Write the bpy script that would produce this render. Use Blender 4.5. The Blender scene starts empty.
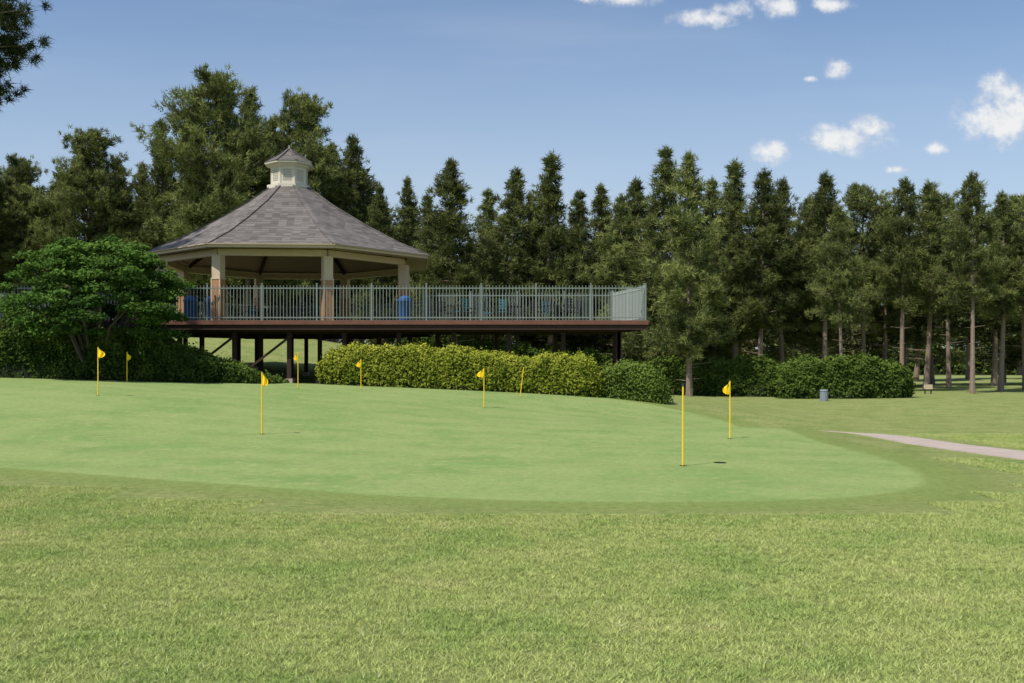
import bpy, math, random
import numpy as np
from mathutils import Vector, Matrix, noise as mnoise
random.seed(7)
F=1000.0; H=1.6; HY=370.0
scene=bpy.context.scene
col=scene.collection

# ---------------------------------------------------------------- terrain
CP=[(-8,-5,0),(0,-5,0),(8,-5,0),(-4,6,0),(4,6,0),(0,9,0),(-7.7,15,.13),(0,13,0),(8,12,0),(3,16.7,0),(5.1,23.3,0.0),
(-5.4,21.8,.2),(-1,33,.34),(-11.9,28.7,.86),(-8,36,.88),(-16.6,36,1.24),(-17,43,1.25),(-8.4,40,1.05),(-2.4,40,.80),(3.5,40,.50),
(7,42,.25),(10,32,-.42),(8.4,33.5,-.5),(7.6,27,.0),(10.3,25,-.22),(10.5,19,-.12),(12,45,-.2),(20,50,0),(15,70,.25),(30,60,.2),(0,60,.6),
(-10,50,1.0),(-16,56,2.4),(-14,66,3.7),(-25,50,2.4),(-30,40,1.8),(-30,70,4.2),(30,80,.3),(0,90,.6),(30,30,-.1),(20,20,-.1),(40,40,0),
(-30,20,.8),(-20,20,.5),(-20,5,.2),(20,5,0),(50,110,.7),(-60,100,3),(0,125,1),(-60,30,2),(65,20,0),(-40,-15,.3),(40,-15,0)]
CP=np.array(CP,float); cs=40.0
def _k(d2): return np.where(d2>1e-9, d2*np.log(np.maximum(d2,1e-9)),0)
P=CP[:,:2]/cs; n=len(P)
K=_k(((P[:,None]-P[None])**2).sum(2))+np.eye(n)*1e-4
A=np.zeros((n+3,n+3));A[:n,:n]=K;A[:n,n]=1;A[:n,n+1:]=P;A[n,:n]=1;A[n+1:,:n]=P.T
W=np.linalg.solve(A,np.concatenate([CP[:,2],[0,0,0]]))
def HT(x,y):
    x=np.asarray(x,float);y=np.asarray(y,float);sh=x.shape
    q=np.stack([x.ravel(),y.ravel()],1)/cs
    out=np.zeros(len(q))
    for i in range(0,len(q),20000):
        b=q[i:i+20000]
        out[i:i+20000]=_k(((b[:,None]-P[None])**2).sum(2))@W[:n]+W[n]+b@W[n+1:]
    out=out.reshape(sh)
    d=np.hypot(x,y-45); t=np.clip((d-60)/60,0,1); t=t*t*(3-2*t)
    return out*(1-t)+0.8*t
def ht(x,y): return float(HT(np.array([x]),np.array([y]))[0])
def on_ground(px,py):
    Y=2.0
    while Y<150:
        if 1.6-(py-HY)/F*Y < ht((px-512)/F*Y,Y): break
        Y+=0.15
    return ((px-512)/F*Y,Y)

# ---------------------------------------------------------------- node helpers
class NB:
    def __init__(s,nt): s.nt=nt
    def N(s,t,**k):
        nd=s.nt.nodes.new(t)
        for a,b in k.items(): setattr(nd,a,b)
        return nd
    def L(s,a,b): s.nt.links.new(a,b)
    def M(s,op,a,b=None,c=None,clamp=False):
        nd=s.N('ShaderNodeMath',operation=op,use_clamp=clamp)
        for i,v in enumerate((a,b,c)):
            if v is None: continue
            if isinstance(v,(int,float)): nd.inputs[i].default_value=v
            else: s.L(v,nd.inputs[i])
        return nd.outputs[0]
    def SS(s,v,lo,hi):
        nd=s.N('ShaderNodeMapRange',interpolation_type='SMOOTHSTEP')
        s.L(v,nd.inputs['Value']); nd.inputs['From Min'].default_value=lo; nd.inputs['From Max'].default_value=hi
        return nd.outputs['Result']
    def noise(s,vec,scale,detail=3,rough=.55):
        nd=s.N('ShaderNodeTexNoise'); nd.inputs['Scale'].default_value=scale
        nd.inputs['Detail'].default_value=detail; nd.inputs['Roughness'].default_value=rough
        if vec is not None: s.L(vec,nd.inputs['Vector'])
        return nd.outputs['Fac']
    def mix(s,f,a,b,blend='MIX'):
        nd=s.N('ShaderNodeMix',data_type='RGBA',blend_type=blend)
        if isinstance(f,(int,float)): nd.inputs[0].default_value=f
        else: s.L(f,nd.inputs[0])
        for i,v in ((6,a),(7,b)):
            if isinstance(v,tuple): nd.inputs[i].default_value=(*v[:3],1)
            else: s.L(v,nd.inputs[i])
        return nd.outputs[2]
    def sc(s,colr,f):
        nd=s.N('ShaderNodeVectorMath',operation='SCALE'); s.L(colr,nd.inputs[0])
        if isinstance(f,(int,float)): nd.inputs['Scale'].default_value=f
        else: s.L(f,nd.inputs['Scale'])
        return nd.outputs[0]
    def leafy(s,c,trans):
        nt=s.nt; nt.nodes.remove(nt.nodes['Principled BSDF'])
        d=s.N('ShaderNodeBsdfDiffuse'); s.L(c,d.inputs[0]); o=d.outputs[0]
        if trans:
            tr=s.N('ShaderNodeBsdfTranslucent'); s.L(c,tr.inputs[0])
            mx=s.N('ShaderNodeMixShader'); mx.inputs[0].default_value=trans
            s.L(d.outputs[0],mx.inputs[1]); s.L(tr.outputs[0],mx.inputs[2]); o=mx.outputs[0]
        s.L(o,nt.nodes['Material Output'].inputs[0])
def newmat(name):
    m=bpy.data.materials.new(name); m.use_nodes=True
    b=NB(m.node_tree); bs=m.node_tree.nodes['Principled BSDF']
    bs.inputs['Specular IOR Level'].default_value=.25
    return m,b,bs
def simple(name,c,rough=.7,var=.25,scale=6,metal=0,bump=0.1):
    m,b,bs=newmat(name)
    g=b.N('ShaderNodeNewGeometry').outputs['Position']
    nz=b.noise(g,scale,5,.65)
    k=b.M('MULTIPLY_ADD',nz,2*var,1-var)
    rgb=b.N('ShaderNodeRGB'); rgb.outputs[0].default_value=(*c,1)
    b.L(b.sc(rgb.outputs[0],k),bs.inputs['Base Color'])
    bs.inputs['Roughness'].default_value=rough; bs.inputs['Metallic'].default_value=metal
    if bump:
        bp=b.N('ShaderNodeBump'); bp.inputs['Strength'].default_value=bump; bp.inputs['Distance'].default_value=.02
        b.L(b.noise(g,scale*6,3),bp.inputs['Height']); b.L(bp.outputs[0],bs.inputs['Normal'])
    return m

def lawn_color(b,pos):
    med=b.noise(pos,.9,5,.68)
    c=b.mix(b.SS(med,.36,.56),(.225,.290,.085),(.298,.335,.115))
    c=b.mix(b.SS(med,.56,.76),c,(.385,.375,.165))
    return c

mg,b,bs=newmat('turf')
pos=b.N('ShaderNodeNewGeometry').outputs['Position']
at=b.N('ShaderNodeAttribute',attribute_name='gdist').outputs['Fac']
fine=b.noise(pos,9,5,.75); vf=b.noise(pos,45,3,.8); lump=b.noise(pos,3.0,3,.6)
lc=lawn_color(b,pos)
lc=b.sc(lc,b.M('MULTIPLY_ADD',b.M('ADD',b.M('MULTIPLY',fine,1.3),b.M('MULTIPLY',vf,1.4)),1.15,-.74))
gm=b.noise(pos,.5,5,.65)
sxyz=b.N('ShaderNodeSeparateXYZ'); b.L(pos,sxyz.inputs[0])
st=b.M('SINE',b.M('MULTIPLY',b.M('ADD',b.M('MULTIPLY',sxyz.outputs[0],.35),b.M('ADD',sxyz.outputs[1],gm)),3.1))
gc=b.mix(b.SS(gm,.32,.6),(.165,.248,.074),(.220,.280,.096))
gc=b.mix(b.SS(lump,.5,.72),gc,(.245,.288,.110))
gc=b.sc(gc,b.M('MULTIPLY_ADD',st,.025,1.0))
gc=b.sc(gc,b.M('MULTIPLY_ADD',b.M('ADD',b.M('MULTIPLY',fine,.9),b.M('MULTIPLY',vf,1.2)),1.0,-.03))
cc=b.sc(b.mix(gm,(.145,.200,.053),(.195,.235,.070)),b.M('MULTIPLY_ADD',b.M('ADD',vf,fine),1.2,-.2))
dn=b.M('MULTIPLY_ADD',lump,.9,-.45)
d2=b.M('ADD',at,dn)
c=b.mix(b.SS(b.M('MULTIPLY_ADD',dn,.15,at),-.07,.16),gc,cc)
c=b.mix(b.SS(d2,.35,1.45),c,lc)
b.L(c,bs.inputs['Base Color']); bs.inputs['Roughness'].default_value=.9; bs.inputs['Specular IOR Level'].default_value=.08
bp=b.N('ShaderNodeBump'); bp.inputs['Distance'].default_value=.05
b.L(b.M('MULTIPLY_ADD',b.SS(at,0,1.2),.45,.18),bp.inputs['Strength'])
b.L(b.M('ADD',b.M('ADD',fine,vf),lump),bp.inputs['Height']); b.L(bp.outputs[0],bs.inputs['Normal'])

mb,b,bs=newmat('grass_blades')
pos=b.N('ShaderNodeNewGeometry').outputs['Position']
tint=b.N('ShaderNodeAttribute',attribute_name='tint').outputs['Fac']
c=lawn_color(b,pos)
c=b.sc(c,b.M('MULTIPLY_ADD',tint,1.3,.80))
c=b.mix(b.SS(tint,.88,.96),c,(.62,.57,.36))
b.leafy(c,.2)

def foliage(name,dark,light,trans=.2,objvar=.25):
    m,b,bs=newmat(name)
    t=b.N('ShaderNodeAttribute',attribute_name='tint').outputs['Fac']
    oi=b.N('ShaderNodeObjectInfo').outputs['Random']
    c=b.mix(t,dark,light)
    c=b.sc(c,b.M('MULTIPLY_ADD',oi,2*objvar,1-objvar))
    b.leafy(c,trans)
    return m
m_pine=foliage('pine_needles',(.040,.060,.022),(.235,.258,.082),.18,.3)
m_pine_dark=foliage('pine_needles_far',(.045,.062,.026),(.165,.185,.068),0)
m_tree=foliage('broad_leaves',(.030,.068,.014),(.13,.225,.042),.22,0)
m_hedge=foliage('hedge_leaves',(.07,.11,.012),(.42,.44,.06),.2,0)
m_shrub=foliage('shrub_leaves',(.03,.055,.012),(.14,.20,.038),.15,.1)
m_light_block=simple('shrub_light_block',(.012,.018,.006),.9,.3,4,bump=0)
m_bark=simple('pine_bark',(.22,.165,.13),.9,.45,5,bump=.5)
m_bark2=simple('grey_bark',(.09,.075,.06),.9,.4,5,bump=.4)
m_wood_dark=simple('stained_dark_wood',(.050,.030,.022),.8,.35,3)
m_fascia=simple('deck_fascia_wood',(.15,.068,.045),.75,.45,2.5)
m_board=simple('deck_boards',(.20,.15,.11),.8,.3,4)
m_post=simple('cedar_post_wood',(.36,.19,.095),.7,.28,3)
m_cream=simple('cream_paint',(.52,.41,.28),.6,.12,3)
m_white=simple('offwhite_paint',(.58,.53,.44),.6,.08,3)
m_ceil=simple('ceiling_boards',(.36,.28,.19),.7,.15,3)
m_louvre=simple('louvre_shadow',(.33,.31,.27),.7,.1,3)
m_rail=simple('railing_metal_paint',(.19,.22,.195),.45,.15,4,bump=0)
m_rail2=simple('end_rail_paint',(.36,.39,.36),.5,.15,4,bump=0)
m_blue=simple('blue_plastic',(.02,.09,.25),.45,.1,4,bump=0)
m_teal=simple('teal_seat',(.03,.12,.14),.5,.1,4,bump=0)
m_darkm=simple('dark_metal',(.03,.03,.032),.45,.2,4,bump=0)
m_yellow=simple('yellow_fibreglass',(.80,.55,.02),.4,.06,4,bump=0)
m_flag=simple('yellow_flag_cloth',(.85,.58,.015),.7,.08,10,bump=0)
m_path=simple('concrete_path',(.40,.33,.28),.85,.3,2,bump=.2)
m_grey=simple('grey_bin_paint',(.22,.25,.29),.5,.15,6)
m_black=simple('hole_black',(.01,.01,.01),.9,.1,4,bump=0)

m_roof,b,bs=newmat('roof_shingles')
pos=b.N('ShaderNodeNewGeometry').outputs['Position']
sp=b.N('ShaderNodeSeparateXYZ'); b.L(pos,sp.inputs[0])
cz=b.M('DIVIDE',sp.outputs[2],.13); row=b.M('FLOOR',cz); fr=b.M('FRACT',cz)
cmb=b.N('ShaderNodeCombineXYZ')
b.L(b.M('FLOOR',b.M('DIVIDE',b.M('MULTIPLY_ADD',row,.37,sp.outputs[0]),.34)),cmb.inputs[0])
b.L(b.M('FLOOR',b.M('DIVIDE',b.M('MULTIPLY_ADD',row,.21,sp.outputs[1]),.34)),cmb.inputs[1]); b.L(row,cmb.inputs[2])
wn=b.N('ShaderNodeTexWhiteNoise'); b.L(cmb.outputs[0],wn.inputs[0])
k=b.M('MULTIPLY_ADD',wn.outputs['Value'],.55,.70)
k=b.M('MULTIPLY',k,b.M('MULTIPLY_ADD',b.SS(fr,0,.25),.45,.60))
k=b.M('MULTIPLY',k,b.M('MULTIPLY_ADD',b.noise(pos,.8,4),.6,.7))
rgb=b.N('ShaderNodeRGB'); rgb.outputs[0].default_value=(.132,.118,.109,1)
b.L(b.sc(rgb.outputs[0],k),bs.inputs['Base Color']); bs.inputs['Roughness'].default_value=.9
bp=b.N('ShaderNodeBump'); bp.inputs['Strength'].default_value=.5; bp.inputs['Distance'].default_value=.03
b.L(b.M('ADD',fr,b.noise(pos,30,3)),bp.inputs['Height']); b.L(bp.outputs[0],bs.inputs['Normal'])

# ---------------------------------------------------------------- mesh helpers
class MB:
    def __init__(s): s.v=[];s.f=[];s.m=[];s.mats=[]
    def mi(s,mat):
        if mat not in s.mats: s.mats.append(mat)
        return s.mats.index(mat)
    def face(s,pts,mat):
        i=len(s.v); s.v+= [tuple(p) for p in pts]; s.f.append(tuple(range(i,i+len(pts)))); s.m.append(s.mi(mat))
    def box(s,c,size,mat,rz=0,R=None):
        i=len(s.v);k=s.mi(mat);ca,sa=math.cos(rz),math.sin(rz)
        for dz in(-.5,.5):
            for dx,dy in((-.5,-.5),(.5,-.5),(.5,.5),(-.5,.5)):
                x,y=dx*size[0],dy*size[1]
                s.v.append((c[0]+x*ca-y*sa,c[1]+x*sa+y*ca,c[2]+dz*size[2]))
        for q in((0,3,2,1),(4,5,6,7),(0,1,5,4),(1,2,6,5),(2,3,7,6),(3,0,4,7)):
            s.f.append(tuple(i+j for j in q)); s.m.append(k)
    def beam(s,p,q,w,h,mat):
        p=Vector(p);q=Vector(q);d=(q-p);d.normalize()
        side=d.cross(Vector((0,0,1)))
        if side.length<1e-3: side=Vector((1,0,0))
        side.normalize(); up=side.cross(d)
        i=len(s.v);k=s.mi(mat)
        for e in(p,q):
            for a,bb in((-.5,-.5),(.5,-.5),(.5,.5),(-.5,.5)):
                s.v.append(tuple(e+side*a*w+up*bb*h))
        for qd in((0,3,2,1),(4,5,6,7),(0,1,5,4),(1,2,6,5),(2,3,7,6),(3,0,4,7)):
            s.f.append(tuple(i+j for j in qd)); s.m.append(k)
    def tube(s,pts,rad,mat,n=8,cap=True):
        k=s.mi(mat); rings=[]
        for j,p in enumerate(pts):
            p=Vector(p)
            a=Vector(pts[max(0,j-1)]);c=Vector(pts[min(len(pts)-1,j+1)])
            d=(c-a).normalized()
            u=d.cross(Vector((0.03,1,0.02)));
            if u.length<.05:u=d.cross(Vector((1,0,0)))
            u.normalize();w=d.cross(u)
            r=rad[j]; st=len(s.v)
            for q in range(n):
                an=2*math.pi*q/n
                s.v.append(tuple(p+(u*math.cos(an)+w*math.sin(an))*r))
            rings.append(st)
        for a,c in zip(rings[:-1],rings[1:]):
            for q in range(n):
                s.f.append((a+q,a+(q+1)%n,c+(q+1)%n,c+q)); s.m.append(k)
        if cap:
            s.f.append(tuple(rings[-1]+q for q in range(n))); s.m.append(k)
            s.f.append(tuple(rings[0]+q for q in reversed(range(n)))); s.m.append(k)
    def mesh(s,name,smooth=False):
        me=bpy.data.meshes.new(name); me.from_pydata(s.v,[],s.f)
        for m in s.mats: me.materials.append(m)
        me.polygons.foreach_set('material_index',s.m)
        if smooth: me.polygons.foreach_set('use_smooth',[True]*len(s.f))
        me.update(); return me
    def obj(s,name,parent=None,smooth=False):
        o=bpy.data.objects.new(name,s.mesh(name,smooth)); col.objects.link(o)
        if parent: o.parent=parent
        return o
def empty(name,loc=(0,0,0)):
    e=bpy.data.objects.new(name,None); e.location=loc; col.objects.link(e); return e
def foliage_mesh(name,mbd,V,Fc,tint,mat):
    nb=len(mbd.v)
    v=mbd.v+V.tolist(); f=mbd.f+(Fc+nb).tolist()
    me=bpy.data.meshes.new(name); me.from_pydata(v,[],f)
    mats=mbd.mats+[mat]
    for m in mats: me.materials.append(m)
    me.polygons.foreach_set('material_index',mbd.m+[len(mats)-1]*len(Fc))
    a=me.attributes.new('tint','FLOAT','POINT')
    a.data.foreach_set('value',np.concatenate([np.full(nb,.3),tint]).astype(np.float32))
    me.update(); return me

def unit(a): return a/np.maximum(np.linalg.norm(a,axis=1,keepdims=True),1e-9)
def needles(C,D,tin,per,l,w,r,follow=.9,spread=.22):
    c=np.repeat(C,per,0); d=np.repeat(D,per,0); t=np.repeat(tin,per)
    rd=unit(r.normal(size=c.shape)); dr=unit(rd+d*follow)
    c=c+r.normal(size=c.shape)*l*spread
    ln=l*(.6+.7*r.rand(len(c)))[:,None]
    sd=unit(np.cross(dr,unit(r.normal(size=c.shape))))*w
    V=np.stack([c-sd,c+sd,c+dr*ln],1).reshape(-1,3)
    Fc=np.arange(len(V)).reshape(-1,3)
    tt=np.clip(t+r.normal(size=len(t))*.12,0,1)
    return V,Fc,np.repeat(tt,3)
def leaves(C,N,tin,s,r,el=.55):
    n=len(C); a=unit(np.cross(N,unit(r.normal(size=C.shape))))
    a=unit(a+N*r.normal(size=(n,1))*.25); bb=unit(np.cross(N,a))
    sz=s*(.6+.8*r.rand(n))[:,None]
    V=np.stack([C-a*sz,C+bb*sz*el,C+a*sz,C-bb*sz*el],1).reshape(-1,3)
    return V,np.arange(len(V)).reshape(-1,4),np.repeat(np.clip(tin,0,1),4)

# ---------------------------------------------------------------- pine generator
def pine(name,seed,h,rad,base,shape='cone',nb=70,mat=None,per=17,l=.36,w=.030,tr=.19,dens=1.0):
    r=np.random.RandomState(seed); mbd=MB()
    bend=r.normal(size=2)*.4
    def tp(t): return np.array([bend[0]*math.sin(t*2.4)*h*.04,bend[1]*math.sin(t*2.1+.3)*h*.04,t*h])
    ts=np.linspace(0,1,10)
    mbd.tube([tp(t)-np.array([0,0,.3*(t==0)]) for t in ts],[tr*(1-t)**.8+.02+(.06 if t==0 else 0) for t in ts],m_bark,8)
    for i in range(7):
        t=base*(.4+.6*r.rand()); az=r.rand()*6.28; p0=tp(t)
        mbd.tube([p0,p0+np.array([math.cos(az),math.sin(az),.1])*(.4+1.2*r.rand())],[.03,.01],m_bark,4,False)
    C=[];D=[];T=[]
    lobes=[(r.rand()*6.28,r.rand(),r.uniform(-.42,.42)) for _ in range(12)]
    def lob(az,u):
        s=1.0
        for la,lu,k in lobes:
            da=abs((az-la+math.pi)%(2*math.pi)-math.pi)
            s+=k*math.exp(-(da/.8)**2-((u-lu)/.12)**2)
        return max(.35,s)
    for i in range(nb):
        u=(i+r.rand())/nb
        t=base+(.985-base)*u**.95
        az=(i*2.399+r.normal()*.5)%(2*math.pi)
        if shape=='cone': prof=(1-u)**.92*(.5+.5*min(1,u/.15))+.015
        elif shape=='round': prof=math.sqrt(max(0,1-(abs(u-.35)/.66)**2.0))*.95+.02
        else: prof=(1-u**1.35)*(.55+.45*min(1,u/.2))+.02
        prof*=lob(az,u)
        L=rad*prof*(.50+.72*r.rand()**1.3)
        up=(.85*u if shape=='cone' else .5*u)+r.normal()*.13
        d=np.array([math.cos(az),math.sin(az),up]);d/=np.linalg.norm(d)
        p0=tp(t); room=max(.25,1.02*h-p0[2])
        if d[2]*L>room: L=room/d[2]
        p1=p0+d*L*.6; p2=p1+(d+np.array([0,0,.3 if shape=='cone' else .12]))*L*.4
        br=.018+.045*(1-t)
        mbd.tube([p0,p1,p2],[br,br*.6,.010],m_bark,3,False)
        tb=.20+.52*r.rand()
        lat=np.array([-math.sin(az),math.cos(az),0])
        nc=max(1,int(L*2.1+1.0))
        for cidx in range(nc):
            q=.24+.78*((cidx+.3+.7*r.rand())/nc)
            bp_=p0+(p1-p0)*(q/.6) if q<.6 else p1+(p2-p1)*(q-.6)/.4
            cc_=bp_+lat*r.uniform(-1,1)*L*.36*(1.2-q)+np.array([0,0,r.normal()*.08])
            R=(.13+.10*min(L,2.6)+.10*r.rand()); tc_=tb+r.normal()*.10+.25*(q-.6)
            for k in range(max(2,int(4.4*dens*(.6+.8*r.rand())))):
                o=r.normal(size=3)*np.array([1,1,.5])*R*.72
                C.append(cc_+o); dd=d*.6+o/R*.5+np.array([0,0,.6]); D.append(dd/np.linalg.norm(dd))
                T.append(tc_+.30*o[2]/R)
    for k in range(6):
        C.append(tp(1)-np.array([0,0,.22*k])+r.normal(size=3)*.03*k);D.append(np.array([0,0,1.]));T.append(.6)
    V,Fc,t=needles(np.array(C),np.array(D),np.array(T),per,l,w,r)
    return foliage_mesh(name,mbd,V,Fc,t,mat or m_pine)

HREF=16.0
var=[pine('pine_mesh',1,HREF,3.6,.17,'cone',135),
     pine('pine_mesh',2,HREF,3.8,.22,'full',140),
     pine('pine_mesh',3,HREF,3.5,.10,'cone',140),
     pine('pine_mesh',4,HREF,3.9,.20,'round',165),
     pine('pine_mesh',5,HREF,3.5,.40,'full',95),
     pine('pine_mesh',6,HREF,3.0,.14,'cone',130),
     pine('pine_mesh',7,HREF,3.3,.36,'cone',105),
     pine('pine_mesh',8,HREF,3.3,.44,'round',90),
     pine('pine_mesh',9,HREF,3.6,.28,'full',125),
     pine('pine_mesh',10,HREF,3.3,.20,'cone',125)]
vfar=[pine('pine_far_mesh',21,HREF,3.6,.22,'cone',70,m_pine_dark,10,.52,.065,dens=.8),
      pine('pine_far_mesh',22,HREF,3.8,.30,'full',66,m_pine_dark,10,.52,.065,dens=.8),
      pine('pine_far_mesh',23,HREF,3.4,.12,'full',66,m_pine_dark,10,.52,.065,dens=.8)]
def place(me,name,X,Y,height,wid=1.0,parent=None):
    o=bpy.data.objects.new(name,me); col.objects.link(o)
    o.location=(X,Y,ht(X,Y)-.1); s=height/HREF
    o.scale=(s*wid,s*wid,s); o.rotation_euler=(random.gauss(0,.02),random.gauss(0,.025),random.random()*6.28)
    if parent:o.parent=parent
    return o
trees=[(-20,150,64,1,1.1),(18,156,66,3,.85),(50,182,70,2,1.),(90,128,64,3,.9),(116,154,67,8,.9),(136,162,68,0,1.),(158,116,64,9,.9),(186,100,66,9,.9),(216,70,62,3,.9),
(247,86,65,8,.9),(272,118,68,2,.95),(302,93,66,3,.85),(332,142,70,0,1.),(356,134,66,8,.85),(380,185,72,2,1.),(405,174,74,5,1.),(428,192,70,9,1.),(456,159,66,0,1.15),
(480,187,72,2,1.1),(508,166,68,8,.95),(530,190,75,5,1),(553,152,68,9,1.15),(574,188,73,2,1.1),(598,182,70,5,1.2),(622,190,66,8,1.0),(640,178,72,6,1.05),(660,144,64,2,1.1),(690,152,58,0,1.0),
(714,176,70,5,1.15),(737,158,68,9,1.1),(760,166,66,8,1.),(783,176,70,6,1.),(802,194,72,1,1.),(824,169,68,6,1.),(843,205,56,4,.8),(864,186,72,7,1.),(884,200,78,8,1),(902,176,64,4,.9),(926,180,70,6,1.1),(948,196,76,7,.95),
(972,170,60,4,.85),(1000,190,64,6,1.),(1026,196,66,7,1.),(1060,190,62,4,1.),(-70,140,60,3,1.)]
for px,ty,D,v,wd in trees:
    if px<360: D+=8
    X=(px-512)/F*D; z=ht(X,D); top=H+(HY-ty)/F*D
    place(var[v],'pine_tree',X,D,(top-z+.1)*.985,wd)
forest=empty('distant_pine_forest')
r=np.random.RandomState(5)
for Yr,nn,lo,hi in ((82,30,11.0,14.5),(100,26,12.5,16.5),(150,34,15,20)):
    for i in range(nn):
        X=(-.66+1.32*(i+r.rand())/nn)*Yr
        hh=lo+(hi-lo)*r.rand()
        if X/Yr<-.12: hh*=1.08
        else: hh*=.95
        place(vfar[2 if Yr>140 else r.randint(3)],'pine',X,Yr+r.normal()*2.5,hh,(1.15+.3*r.rand())*(1.3 if Yr>140 else 1),forest)

def near_pine():
    r=np.random.RandomState(40); mbd=MB()
    x0,y0=-24.5,38.0; z0=ht(x0,y0)
    mbd.tube([(x0,y0,z0-.3),(x0+.1,y0,9),(x0-.1,y0,16),(x0,y0,23)],[.40,.32,.24,.06],m_bark,10)
    C=[];D=[];T=[]
    bl=[]
    for i in range(40):
        z=13+9*r.rand(); az=r.rand()*6.28; L=2.2+2.4*r.rand()
        bl.append((z,az,L,.25))
    bl+=[(12.7,.02,5.1,.03),(13.6,.22,5.7,.0),(14.8,-.1,6.1,.0),(12.2,-.3,5.0,.0),(15.4,.3,5.7,.02),(11.8,.1,5.1,.0),(14.0,.0,6.2,-.05),(16,.1,5.1,.1)]
    for z,az,L,up in bl:
        p0=np.array([x0,y0,z]); d=np.array([math.cos(az),math.sin(az),up]); d/=np.linalg.norm(d)
        p1=p0+d*L*.6; p2=p0+d*L+np.array([0,0,.25])
        mbd.tube([p0,p1,p2],[.08,.05,.02],m_bark,5,False)
        for k in range(int(L*8)):
            q=.4+.6*r.rand(); off=r.normal(size=3)*.36
            C.append(p0+(p2-p0)*q+off); dd=d*.6+off*2; D.append(dd/np.linalg.norm(dd)); T.append(.0+.25*r.rand())
    V,Fc,t=needles(np.array(C),np.array(D),np.array(T),70,.34,.016,r,.5,.2)
    o=bpy.data.objects.new('pine_tree',foliage_mesh('near_pine',mbd,V,Fc,t,m_pine)); col.objects.link(o)
near_pine()

# ---------------------------------------------------------------- hedges
def hedge(name,pts,width,nleaf,size,mat,seed,lump=.14,tdark=.15):
    r=np.random.RandomState(seed)
    pts=np.array(pts,float); S=np.concatenate([[0],np.cumsum(np.hypot(*np.diff(pts[:,:2],axis=0).T))]); Lt=S[-1]
    def surf(s,th,k=1.0):
        x=np.interp(s,S,pts[:,0]);y=np.interp(s,S,pts[:,1]);zt=np.interp(s,S,pts[:,2])
        g=HT(x,y)-.15; e=np.clip(np.minimum(s,Lt-s)/(width*.5),0,1); e=np.sqrt(1-(1-e)**2.2)
        cz=np.cos(th);sz=np.abs(np.sin(th))
        wy=width/2*np.sign(cz)*np.abs(cz)**.55*(.35+.65*e); hz=(zt-g)*sz**.5*(.3+.7*e)
        base=np.stack([x,y,g],1); off=np.stack([0*x,-wy,hz],1)
        P_=base+off
        nz=np.array([mnoise.noise(Vector(p*.9))+.5*mnoise.noise(Vector(p*2.6)) for p in P_])
        kk=(1+lump*nz)*k
        N=unit(np.stack([r.normal(size=len(x))*.2+(np.where(s<width*.4,-1,0)+np.where(s>Lt-width*.4,1,0)),-wy/width*2,hz/np.maximum(zt-g,.1)*1.1],1))
        return base+off*kk[:,None],N,nz
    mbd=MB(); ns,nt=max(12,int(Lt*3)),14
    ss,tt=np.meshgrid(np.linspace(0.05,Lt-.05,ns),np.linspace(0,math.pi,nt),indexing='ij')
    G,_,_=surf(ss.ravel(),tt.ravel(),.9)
    mbd.mi(m_light_block); mbd.v=[tuple(p) for p in G]  # dark inner shell, added behind the leaves to block light
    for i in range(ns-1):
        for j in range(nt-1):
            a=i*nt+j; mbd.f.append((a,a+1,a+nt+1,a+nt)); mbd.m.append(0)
    s=r.rand(nleaf)*Lt; th=np.pi*r.rand(nleaf)
    th=np.where(r.rand(nleaf)<.65,th*.55,th)
    Pp,N,nz=surf(s,th)
    Pp=Pp+N*(r.normal(size=(nleaf,1))*.09-.01)
    sh=r.rand(nleaf)<.03; Pp[sh]+=np.array([0,0,1])*r.rand(sh.sum(),1)*.22
    ts=np.array([mnoise.noise(Vector(p*1.7)) for p in Pp])
    N2=unit(N+r.normal(size=N.shape)*.55)
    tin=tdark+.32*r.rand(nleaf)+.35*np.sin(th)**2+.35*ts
    V,Fc,t=leaves(Pp,N2,tin,size,r)
    o=bpy.data.objects.new(name,foliage_mesh(name,mbd,V,Fc,t,mat)); col.objects.link(o); return o
def wz(py,Y): return H+(HY-py)/F*Y
def wx(px,Y): return (px-512)/F*Y
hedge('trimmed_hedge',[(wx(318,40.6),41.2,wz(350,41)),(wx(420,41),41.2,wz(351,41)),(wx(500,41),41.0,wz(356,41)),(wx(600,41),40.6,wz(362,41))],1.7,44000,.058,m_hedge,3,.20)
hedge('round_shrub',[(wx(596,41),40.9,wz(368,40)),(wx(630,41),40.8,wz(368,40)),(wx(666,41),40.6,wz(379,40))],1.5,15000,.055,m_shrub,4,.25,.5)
hedge('ivy_bank',[(-26,38.5,3.5),(wx(-20,39),38.6,wz(322,39)),(wx(60,39),38.8,wz(328,39)),(wx(150,39),39,wz(338,39)),(wx(200,39),39.6,wz(356,39)),(wx(240,39),40,wz(370,40)),(wx(275,39),40.3,wz(381,40))],2.6,56000,.065,m_shrub,5,.26,.02)
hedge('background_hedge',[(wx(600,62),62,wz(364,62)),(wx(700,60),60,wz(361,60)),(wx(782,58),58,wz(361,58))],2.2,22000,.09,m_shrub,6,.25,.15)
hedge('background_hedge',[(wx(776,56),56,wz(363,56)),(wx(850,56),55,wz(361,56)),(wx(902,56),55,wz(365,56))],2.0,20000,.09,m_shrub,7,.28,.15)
hedge('background_hedge',[(-8,69,4.4),(-2,68,3.4),(6,68,2.6),(12,69,2.3)],2.5,14000,.11,m_shrub,8,.25,0)  # dark understory row, added to stop light coming through behind the deck
hedge('distant_thicket',[(-80,165,5),(-30,172,5.2),(20,172,4.6),(60,168,5),(110,160,5)],5,26000,.32,m_shrub,12,.3,.2)

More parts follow.
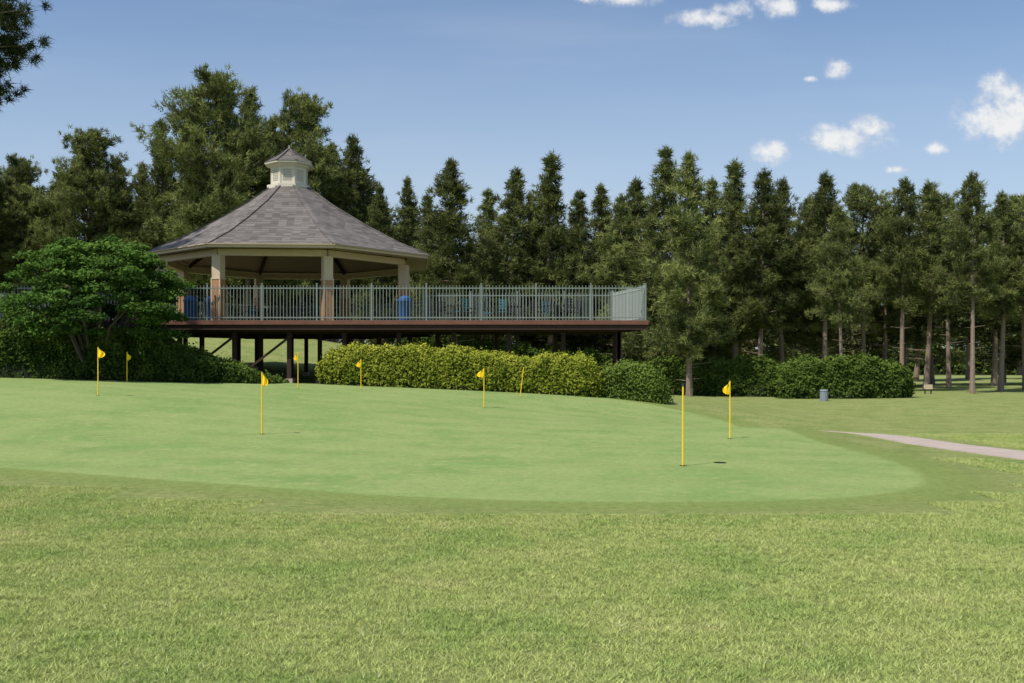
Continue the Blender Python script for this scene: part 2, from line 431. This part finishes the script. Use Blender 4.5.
def broad():
    r=np.random.RandomState(9); mbd=MB(); cx,cy=wx(95,38.0),38.0; z0=ht(cx,cy)
    C=[];N=[];T=[]
    for i in range(215):
        a=r.rand()*6.28
        zz=r.rand()**.85
        z=2.85+3.55*zz
        Rm=3.25*math.sqrt(max(.02,1-((zz-.25)/.78)**2)) if zz>.25 else 3.25*(.82+.18*zz/.25)
        R=Rm*(.40+.68*r.rand()**.55)
        p=np.array([cx+R*math.cos(a),cy+R*math.sin(a)*.85,z+r.normal()*.12]); pr=.34+.42*r.rand()
        if i<26:
            m=np.array([cx+R*math.cos(a)*.4,cy+.3+R*math.sin(a)*.4,2.2+z*.25])
            mbd.tube([(cx+.15*math.cos(a),cy+.2+.15*math.sin(a),z0-.2),m,p],[.08,.05,.015],m_bark2,6,False)
        k=190; q=r.normal(size=(k,3)); q=unit(q)*(r.rand(k,1)**.45); off=q*np.array([pr,pr,pr*.34]); off[:,2]-=.18*(off[:,0]**2+off[:,1]**2)
        C.append(p+off); nn=unit(np.array([0.15*math.cos(a),.15*math.sin(a)-.25,1.])+r.normal(size=(k,3))*.5); N.append(nn)
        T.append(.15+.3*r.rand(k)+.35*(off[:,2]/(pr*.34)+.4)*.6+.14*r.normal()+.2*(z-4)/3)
    C=np.concatenate(C);N=np.concatenate(N);T=np.concatenate(T)
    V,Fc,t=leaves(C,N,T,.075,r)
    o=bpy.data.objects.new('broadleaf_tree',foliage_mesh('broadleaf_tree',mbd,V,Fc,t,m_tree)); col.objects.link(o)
broad()

# ---------------------------------------------------------------- ground, green
gpx=[(0,467),(100,475),(200,483),(300,490),(400,496),(500,500),(600,502),(700,502),(800,500),(870,496),(912,489),(924,480),(905,466),(860,452),(800,437),(740,424),(690,413),(640,403),(605,398)]
poly=[on_ground(*p) for p in gpx]
poly+=[(-1.5,40.6),(-8,40.3),(-14,38.2),(-20,37),(-25,32),(-25,24),(-18,18),(-12,16)]
poly=np.array(poly)
for _ in range(2):
    q=np.roll(poly,-1,0); poly=np.stack([poly*.75+q*.25,poly*.25+q*.75],1).reshape(-1,2)
def sdist(x,y):
    x=x.ravel();y=y.ravel();d=np.full(x.shape,1e9);ins=np.zeros(x.shape,bool)
    for a,c in zip(poly,np.roll(poly,-1,0)):
        e=c-a;t=np.clip(((x-a[0])*e[0]+(y-a[1])*e[1])/(e@e),0,1)
        d=np.minimum(d,np.hypot(x-a[0]-t*e[0],y-a[1]-t*e[1]))
        cond=((a[1]>y)!=(c[1]>y))
        xi=a[0]+(y-a[1])*e[0]/(e[1] if abs(e[1])>1e-12 else 1e-12)
        ins^=cond&(x<xi)
    return np.where(ins,-d,d)
xs=np.concatenate([[-900,-600,-400,-250,-160,-110,-80,-60,-50,-42,-36,-32,-29],np.arange(-27,27.01,.22),[29,32,36,42,50,60,80,110,160,250,400,600,900]])
ys=np.concatenate([[-300,-150,-80,-40,-20,-10,-5,-2],np.arange(0,46,.22),np.arange(46.5,70,1.2),[72,76,80,85,90,97,105,115,130,150,180,230,300,400,600,900,1300]])
XX,YY=np.meshgrid(xs,ys,indexing='xy'); ZZ=HT(XX,YY); GD=sdist(XX,YY)
V=np.stack([XX.ravel(),YY.ravel(),ZZ.ravel()],1)
nx,ny=len(xs),len(ys)
ii=np.arange((ny-1)*(nx-1)); a=(ii//(nx-1))*nx+ii%(nx-1)
Q=np.stack([a,a+1,a+nx+1,a+nx],1)
near=GD[Q].min(1)<1.8
for nm,sel in (('putting_green',near),('ground',~near)):
    q=Q[sel]; u,inv=np.unique(q,return_inverse=True); inv=inv.reshape(q.shape)
    me=bpy.data.meshes.new(nm); me.from_pydata(V[u].tolist(),[],inv.tolist()); me.materials.append(mg)
    at=me.attributes.new('gdist','FLOAT','POINT'); at.data.foreach_set('value',GD[u].astype(np.float32))
    me.polygons.foreach_set('use_smooth',[True]*len(me.polygons)); me.update()
    col.objects.link(bpy.data.objects.new(nm,me))

cl=[(10.9,12.5),(10.7,16),(10.5,20),(10.3,25),(9.9,28.5),(9.4,31)]
cl=np.array(cl,float)
for _ in range(3):
    q=cl[1:];p_=cl[:-1]; cl=np.concatenate([cl[:1],np.stack([p_*.75+q*.25,p_*.25+q*.75],1).reshape(-1,2),cl[-1:]])
mbp=MB(); prev=None
for i,p_ in enumerate(cl):
    t=cl[min(i+1,len(cl)-1)]-cl[max(i-1,0)]; t/=np.linalg.norm(t); nrm=np.array([-t[1],t[0]])
    row=[]
    for k in (-.85,-.83,-.4,0,.4,.83,.85):
        kk=k*(1+.05*mnoise.noise(Vector((p_[0]*2+k*9,p_[1]*1.5,0))))
        x,y=p_+nrm*kk; row.append((x,y,ht(x,y)+(.025 if abs(k)<.84 else -.05)))
    if prev:
        for j in range(6): mbp.face([prev[j],prev[j+1],row[j+1],row[j]],m_path)
    prev=row
mbp.obj('cart_path')

def tile(seed,nbl,hh,ww):
    r=np.random.RandomState(seed)
    p=np.stack([(r.rand(nbl)-.5)*1.06,(r.rand(nbl)-.5)*1.06,np.full(nbl,-.004)],1)
    clump=np.array([mnoise.noise(Vector((a*9,b*9,seed)))+.6*mnoise.noise(Vector((a*22,b*22,seed))) for a,b,_ in p])
    an=r.rand(nbl)*6.28; sd=np.stack([np.cos(an),np.sin(an),0*an],1)*(ww*(.6+.8*r.rand(nbl)))[:,None]
    h=hh*np.clip(.55+.6*r.rand(nbl)+.8*clump,.15,2)
    ln=r.normal(size=(nbl,2))*.85*h[:,None]
    tip=p+np.stack([ln[:,0],ln[:,1],h],1)
    V=np.stack([p-sd,p+sd,tip],1).reshape(-1,3)
    t=np.repeat(r.rand(nbl)*.85+.12*(r.rand(nbl)<.12)+.2*clump,3)
    me=bpy.data.meshes.new('turf_tile'); me.from_pydata(V.tolist(),[],np.arange(len(V)).reshape(-1,3).tolist())
    at=me.attributes.new('tint','FLOAT','POINT'); at.data.foreach_set('value',t.astype(np.float32)); me.materials.append(mb); return me
tiles=[tile(i,11000,.028,.0034) for i in range(4)]
tiles_far=[tile(i+9,4500,.028,.006) for i in range(2)]
turf=empty('lawn_grass')
cells=[]
for iy in range(4,32):
    for ix in range(-20,20):
        x,y=ix+.5,iy+.5
        if abs(x)>.53*y+1.2: continue
        cells.append((x,y))
cells=np.array(cells); gd=sdist(cells[:,0],cells[:,1])
pd=np.array([np.hypot(cl[:,0]-x,cl[:,1]-y).min() for x,y in cells])
for (x,y),g,p_ in zip(cells,gd,pd):
    if g<1.5 or p_<1.55: continue
    me=random.choice(tiles if y<13 else tiles_far)
    o=bpy.data.objects.new('turf_tile',me); col.objects.link(o); o.parent=turf
    e=.5; sx=(ht(x+e,y)-ht(x-e,y)); sy=(ht(x,y+e)-ht(x,y-e))
    z=ht(x,y); k=random.randint(0,3)*math.pi/2
    nrm=Vector((-sx,-sy,1)).normalized()
    o.matrix_world=Matrix.Translation((x,y,z))@Vector((0,0,1)).rotation_difference(nrm).to_matrix().to_4x4()@Matrix.Rotation(k,4,'Z')

# ---------------------------------------------------------------- flags
def flag(px,top,Y,has=True,lean=0,name='golf_flagstick',side=-1,fold=1.0):
    X=wx(px,Y); z=ht(X,Y); L=min(1.6,max(1.1,wz(top,Y)-z))
    m=MB()
    m.tube([(X,Y,z-.05),(X+lean*.5,Y,z+L*.5),(X+lean,Y,z+L)],[.017,.016,.014],m_yellow,8)
    if has:
        nu,nv=8,9; pts=[]
        for j in range(nv+1):
            v=j/nv; row=[]
            for i in range(nu+1):
                u=i/nu; w=(.05+.20*math.sin(min(1,v*1.15)*math.pi*.5+.25)*(1-max(0,v-.8)*2))*fold
                row.append((X+lean+side*(.012+u*w*(.85+.1*math.sin(v*5))),Y+.045*math.sin(u*8+v*3)*u-.02,z+L-.015-v*.25-.09*u*(1-.2*v)-.03*math.sin(u*5)*v))
            pts.append(row)
        for j in range(nv):
            for i in range(nu): m.face([pts[j][i],pts[j][i+1],pts[j+1][i+1],pts[j+1][i]],m_flag)
    else:
        m.tube([(X+lean,Y,z+L),(X+lean,Y,z+L+.05)],[.024,.020],m_darkm,8)
    n=20
    ring=[(X+.06*math.cos(a*2*math.pi/n),Y+.06*math.sin(a*2*math.pi/n),z+.006) for a in range(n)]
    m.face(ring,m_black)
    m.obj(name,smooth=False)
flag(683,386,16.7,False); flag(730,381,23.3,True,.0,side=-1,fold=.8); flag(262,372,21.8,True,side=1,fold=.6)
flag(484,368,33.2,True,side=-1,fold=1.1); flag(98,347,28.7,True,side=1,fold=.95); flag(298,352,37,True,side=-1,fold=.7)
flag(127,355,36.5,True,side=1,fold=.7); flag(361,359,37.8,True,side=-1,fold=.8); flag(520,367,38,False,.14)
X,Y=on_ground(720,463); m=MB(); z=ht(X,Y)
ring=[(X+.11*math.cos(a*.314),Y+.11*math.sin(a*.314),z+.008) for a in range(20)]
m.face(ring,m_black); m.obj('practice_hole')

# ---------------------------------------------------------------- deck
DZ=3.70
deck=empty('raised_deck')
dp=[(-27,42.2),(5.75,42.2),(4.75,46.5),(-4.0,46.7),(-4.0,51.2),(-8,55.2),(-14,55.2),(-17.6,51.2),(-18,46.7),(-27,46.7)]
m=MB(); top=[(x,y,DZ) for x,y in dp]; bot=[(x,y,DZ-.06) for x,y in dp]
m.face(top,m_board); m.face(list(reversed(bot)),m_wood_dark)
for i in range(len(dp)):
    j=(i+1)%len(dp); m.face([bot[i],bot[j],top[j],top[i]],m_board)
m.obj('deck_surface',deck)
m=MB()
for i in range(len(dp)):
    a=Vector((*dp[i],0)); c=Vector((*dp[(i+1)%len(dp)],0))
    d=(c-a).normalized(); nn=Vector((d.y,-d.x,0))
    a2=a+nn*.03; c2=c+nn*.03
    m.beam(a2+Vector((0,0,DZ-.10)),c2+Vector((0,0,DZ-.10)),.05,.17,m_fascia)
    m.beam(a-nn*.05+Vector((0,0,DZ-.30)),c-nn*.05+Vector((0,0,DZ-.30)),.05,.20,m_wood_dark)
m.obj('fascia_boards',deck)
m=MB()
for x in np.arange(-26.5,5.0,.6):
    y1=46.3 if (x>-4.2 or x<-17.8) else (54.6 if -13.8<x<-8.2 else 51)
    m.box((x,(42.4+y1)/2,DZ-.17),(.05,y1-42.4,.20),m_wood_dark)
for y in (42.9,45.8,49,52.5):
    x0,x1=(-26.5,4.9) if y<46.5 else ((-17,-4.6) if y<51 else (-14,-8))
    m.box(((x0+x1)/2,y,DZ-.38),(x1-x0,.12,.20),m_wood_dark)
m.obj('joists',deck)
m=MB()
for y,xl in ((42.9,list(np.arange(-26,5.5,2.35))+[4.6]),(45.8,list(np.arange(-25,4.8,2.7))),(49,[-16,-13.4,-10.8,-8,-5]),(52.5,[-13.4,-10.8,-8.4])):
    for x in xl:
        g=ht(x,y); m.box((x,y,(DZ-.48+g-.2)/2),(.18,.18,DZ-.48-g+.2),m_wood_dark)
        m.box((x,y,g+.1),(.32,.32,.2),m_path)
for x0 in (-14,-11.6): m.beam((x0,42.75,1.4),(x0+2.2,42.75,3.1),.05,.10,m_wood_dark)
m.obj('support_posts',deck)
rail=empty('deck_railing')
RH=1.50
def railing(a,c,step=.14,mat=None,pw=.024):
    mat=mat or m_rail
    a=Vector((*a,DZ));c=Vector((*c,DZ));d=c-a;L=d.length;d.normalize()
    m=MB()
    for hz,th in ((.12,.045),(RH-.14,.045)):
        m.beam(a+Vector((0,0,hz)),c+Vector((0,0,hz)),.04,th,mat)
    nseg=max(1,round(L/2.4)); ang=math.atan2(d.y,d.x)
    for i in range(nseg+1):
        p=a+d*(L*i/nseg); m.box((p.x,p.y,DZ+(RH+.04)/2),(.06,.06,RH+.04),mat,ang)
        m.box((p.x,p.y,DZ+RH+.055),(.08,.08,.03),mat,ang)
    k=int(L/step)
    for i in range(1,k):
        p=a+d*(L*i/k); m.box((p.x,p.y,DZ+.03+(RH-.05)/2),(pw,pw,RH-.05),mat,ang)
    m.obj('railing_run',rail)
railing((-26.8,42.3),(5.65,42.3)); railing((5.62,42.42),(4.68,46.35),.12,m_rail2,.030); railing((4.6,46.42),(-4.1,46.6))
railing((-4.12,46.75),(-4.12,51.1)); railing((-4.2,51.2),(-8,55.05)); railing((-8.1,55.1),(-13.9,55.1)); railing((-14,55.05),(-17.5,51.15)); railing((-18.1,46.6),(-26.8,46.6))

# ---------------------------------------------------------------- gazebo
gz=empty('octagonal_gazebo'); cx,cy=-10.8,48.5
ang=[math.radians(-17+45*i) for i in range(8)]
def gp(a,R,z,skew=True): 
    RR=R*(1+.045*math.sin(a)) if skew else R
    return Vector((cx+RR*math.sin(a),cy-RR*math.cos(a),z))
EZ=6.86
m=MB()
for a in ang:
    p=gp(a,6.0,0,False)
    m.box((p.x,p.y,(DZ+5.5)/2),(.42,.42,5.5-DZ),m_post,a)
    m.box((p.x,p.y,(5.5+6.5)/2),(.40,.40,1.0),m_cream,a)
    m.box((p.x,p.y,5.5),(.46,.46,.06),m_cream,a)
    for s in(-1,1):
        q=p+Vector((math.cos(a),math.sin(a),0))*s*.2+Vector((math.sin(a),-math.cos(a),0))*.2
        m.box((q.x,q.y,(DZ+5.47)/2),(.05,.05,5.47-DZ),m_cream,a)
m.obj('posts',gz)
m=MB()
for i in range(8):
    a,c=ang[i],ang[(i+1)%8]
    m.beam(gp(a,5.98,6.64,False),gp(c,5.98,6.64,False),.22,.28,m_cream)
    m.beam(gp(a,6.90,EZ-.02),gp(c,6.90,EZ-.02),.05,.14,m_cream)
    m.beam(gp(a,6.96,EZ+.045),gp(c,6.96,EZ+.045),.10,.06,m_ceil)
    m.face([gp(a,6.86,EZ-.07),gp(c,6.86,EZ-.07),gp(c,5.8,EZ-.03),gp(a,5.8,EZ-.03)],m_ceil)
    m.face([gp(a,5.9,EZ+.0),gp(c,5.9,EZ+.0),gp(c,.6,10.2),gp(a,.6,10.2)],m_ceil)
    m.beam(gp(a,5.9,EZ-.08),gp(a,.7,9.95),.1,.2,m_wood_dark)
m.obj('roof_frame',gz)
m=MB()
rings=[(6.98,EZ+.06),(5.4,7.62),(3.8,8.50),(2.2,9.49),(.95,10.42)]
for i in range(8):
    a,c=ang[i],ang[(i+1)%8]
    for (r0,z0),(r1,z1) in zip(rings[:-1],rings[1:]):
        m.face([gp(a,r0,z0),gp(c,r0,z0),gp(c,r1,z1),gp(a,r1,z1)],m_roof)
        m.beam(gp(a,r0,z0+.01),gp(a,r1,z1+.01),.24,.05,m_roof)
m.obj('shingle_roof',gz)
m=MB()
def ring(m,R0,z0,R1,z1,mat):
    for i in range(8):
        a,c=ang[i],ang[(i+1)%8]
        m.face([gp(a,R0,z0,False),gp(c,R0,z0,False),gp(c,R1,z1,False),gp(a,R1,z1,False)],mat)
ring(m,1.08,10.30,1.08,10.48,m_white); ring(m,1.08,10.48,.9,10.52,m_white)
ring(m,.88,10.50,.88,11.32,m_white); ring(m,.88,11.32,1.0,11.36,m_white); ring(m,1.0,11.36,1.0,11.46,m_white)
ring(m,1.0,11.46,1.2,11.47,m_white); ring(m,1.2,11.47,1.2,11.55,m_white)
ring(m,1.23,11.55,.6,11.93,m_roof); ring(m,.6,11.93,.03,12.34,m_roof)
for i in range(8):
    a,c=ang[i],ang[(i+1)%8]; p=gp(a,.875,0,False);q=gp(c,.875,0,False)
    for k in range(7):
        z=10.68+k*.082; u=p.lerp(q,.2);v=p.lerp(q,.8)
        m.beam((u.x,u.y,z),(v.x,v.y,z),.03,.035,m_louvre)
    m.beam(gp(a,.87,10.52,False),gp(a,.87,11.32,False),.06,.06,m_white)
    m.beam(gp(a,1.22,11.57,False),gp(a,.05,12.34,False),.1,.04,m_roof)
m.tube([(cx,cy,12.3),(cx,cy,12.48)],[.06,.02],m_louvre,8)
m.obj('cupola',gz)

# ---------------------------------------------------------------- deck furniture
def bin_(x,y,mat=m_blue,name='trash_bin'):
    m=MB(); m.tube([(x,y,DZ+.02),(x,y,DZ+.08),(x,y,DZ+.85),(x,y,DZ+.88),(x,y,DZ+.93)],[.24,.26,.30,.33,.33],mat,14)
    m.tube([(x,y,DZ+.93),(x,y,DZ+1.05),(x,y,DZ+1.12)],[.31,.22,.08],mat,14); m.obj(name,smooth=True)
bin_(wx(190,43.2),43.3);bin_(wx(404,43),43.3);bin_(wx(207,43.2),43.8)
def table(x,y):
    m=MB()
    m.tube([(x,y,DZ+.72),(x,y,DZ+.76)],[.6,.6],m_darkm,24); m.tube([(x,y,DZ),(x,y,DZ+.72)],[.04,.04],m_darkm,8)
    for k in range(4):
        a=k*math.pi/2; m.beam((x,y,DZ+.05),(x+.4*math.cos(a),y+.4*math.sin(a),DZ+.02),.05,.04,m_darkm)
    m.obj('patio_table')
def chair(x,y,a,mat):
    m=MB(); ca,sa=math.cos(a),math.sin(a)
    def w(u,v,z): return (x+u*ca-v*sa,y+u*sa+v*ca,DZ+z)
    m.box(w(0,0,.45),(.46,.46,.04),mat,a)
    for u in(-.2,.2):
        m.beam(w(u,-.2,0),w(u,-.2,.66),.03,.03,m_darkm); m.beam(w(u,.2,0),w(u,.26,.98),.03,.03,m_darkm); m.beam(w(u,-.22,.66),w(u,.22,.66),.04,.03,m_darkm)
    for z in (.6,.72,.84,.95): m.beam(w(-.2,.22+.04*(z-.5),z),w(.2,.22+.04*(z-.5),z),.02,.08,mat)
    m.obj('patio_chair')
for tx,ty in ((-2.6,44.3),(-.2,44.8),(2.0,44.2),(-9.5,47),(-12.5,49)):
    table(tx,ty)
    for k in range(4):
        a=k*math.pi/2+tx; chair(tx+.85*math.sin(a),ty-.85*math.cos(a),a+math.pi,m_teal if (k+int(tx))%3==0 else m_darkm)

m=MB(); x,y=wx(20,41.6),43.0
m.tube([(x,y,DZ),(x,y,DZ+2.1)],[.05,.04],m_darkm,8); m.box((x,y,DZ+2.13),(.26,.26,.05),m_darkm); m.tube([(x,y,DZ+2.15),(x,y,DZ+2.4)],[.09,.13],m_white,8); m.tube([(x,y,DZ+2.4),(x,y,DZ+2.55)],[.19,.02],m_darkm,8)
m.obj('lamp_post')
X,Y=on_ground(824,401); z=ht(X,Y); m=MB()
m.tube([(X,Y,z-.05),(X,Y,z+.5),(X,Y,z+.52),(X,Y,z+.6)],[.19,.19,.22,.20],m_grey,16)
for k in range(12):
    a=k*math.pi/6; m.box((X+.195*math.cos(a),Y+.195*math.sin(a),z+.25),(.03,.05,.46),m_grey,a)
m.obj('fairway_litter_bin')
X,Y=wx(928,60),60; z=ht(X,Y); m=MB()
for d in(-.18,.18): m.box((X+d,Y,z+.22),(.06,.06,.55),m_wood_dark)
m.box((X,Y-.05,z+.42),(.5,.03,.28),m_cream); m.obj('tee_sign')

# ---------------------------------------------------------------- sky
w=bpy.data.worlds.new('World'); scene.world=w; w.use_nodes=True
nt=w.node_tree; nt.nodes.clear(); b=NB(nt)
sky=b.N('ShaderNodeTexSky',sky_type='NISHITA'); sky.sun_disc=False
sd=Vector((-.52,-.50,1.05)).normalized()
el=math.asin(sd.z); az=math.atan2(sd.x,sd.y)
sky.sun_elevation=el; sky.sun_rotation=az%(2*math.pi); sky.air_density=1.0; sky.dust_density=1.0; sky.ozone_density=3.2
bg=b.N('ShaderNodeBackground'); bg.inputs[1].default_value=.14; b.L(sky.outputs[0],bg.inputs[0])
tc=b.N('ShaderNodeTexCoord').outputs['Generated']
sp=b.N('ShaderNodeSeparateXYZ'); b.L(tc,sp.inputs[0])
yy=b.M('MAXIMUM',sp.outputs[1],.05); u=b.M('DIVIDE',sp.outputs[0],yy); v=b.M('DIVIDE',sp.outputs[2],yy)
cv=b.N('ShaderNodeCombineXYZ'); b.L(u,cv.inputs[0]); b.L(v,cv.inputs[1])
clouds=[(1012,118,52,36,1),(1006,92,34,18,1),(843,140,44,15,1),(868,127,24,14,1),(777,152,22,14,.95),(838,67,15,13,.95),(710,19,42,10,.95),(735,10,26,12,.95),(778,6,28,13,.95),
(622,-3,48,9,.95),(832,4,24,9,.9),(810,79,9,4,.7),(896,170,18,6,.6),(936,149,18,10,.7)]
field=None
for px,py,rx,ry,k in clouds:
    a=b.M('MULTIPLY',b.M('SUBTRACT',u,(px-512)/F),1000/rx); c=b.M('MULTIPLY',b.M('SUBTRACT',v,(HY-py)/F),1000/ry)
    d=b.M('SQRT',b.M('ADD',b.M('MULTIPLY',a,a),b.M('MULTIPLY',c,c)))
    f=b.M('SUBTRACT',k,d)
    field=f if field is None else b.M('MAXIMUM',field,f)
nz=b.noise(cv.outputs[0],30,8,.65)
fld=b.M('ADD',field,b.M('MULTIPLY_ADD',nz,3.0,-1.40))
mask=b.M('MULTIPLY',b.SS(fld,-.15,.95),b.SS(field,-.55,.15))
mask=b.M('MULTIPLY',mask,.92)
mp=b.N('ShaderNodeMapping'); mp.inputs['Scale'].default_value=(1.0,6.5,1); mp.inputs['Rotation'].default_value=(0,0,-.10); b.L(cv.outputs[0],mp.inputs[0])
ci=b.noise(mp.outputs[0],1.3,6,.55)
cir=b.M('MULTIPLY',b.SS(ci,.42,.78),.22)
haze=b.M('MULTIPLY',b.M('POWER',b.M('SUBTRACT',1.0,b.SS(v,-.02,.43)),1.0),.80)
cir=b.M('MINIMUM',b.M('ADD',cir,haze),.95)
ccol=b.mix(b.SS(b.M('ADD',nz,b.M('MULTIPLY',fld,.25)),.40,.85),(.62,.68,.78),(.93,.93,.92))
bg2=b.N('ShaderNodeBackground'); bg2.inputs[1].default_value=.97; b.L(ccol,bg2.inputs[0])
bg3=b.N('ShaderNodeBackground'); bg3.inputs[1].default_value=.78; bg3.inputs[0].default_value=(.72,.84,.98,1)
m0=b.N('ShaderNodeMixShader'); b.L(cir,m0.inputs[0]); b.L(bg.outputs[0],m0.inputs[1]); b.L(bg3.outputs[0],m0.inputs[2])
mx=b.N('ShaderNodeMixShader'); b.L(mask,mx.inputs[0]); b.L(m0.outputs[0],mx.inputs[1]); b.L(bg2.outputs[0],mx.inputs[2])
out=b.N('ShaderNodeOutputWorld'); b.L(mx.outputs[0],out.inputs[0])
sl=bpy.data.lights.new('sun','SUN'); sl.energy=5.0; sl.angle=math.radians(.5); sl.color=(1,.95,.86)
so=bpy.data.objects.new('sun',sl); col.objects.link(so); so.rotation_euler=sd.to_track_quat('Z','Y').to_euler()
scene.view_settings.view_transform='Standard'; scene.view_settings.look='None'; scene.view_settings.exposure=0

cam=bpy.data.cameras.new('camera'); cam.sensor_width=36; cam.lens=36*F/1024; cam.shift_y=28.5/1024; cam.clip_end=3000
co=bpy.data.objects.new('camera',cam); col.objects.link(co); co.location=(0,0,H); co.rotation_euler=(math.pi/2,0,0); scene.camera=co
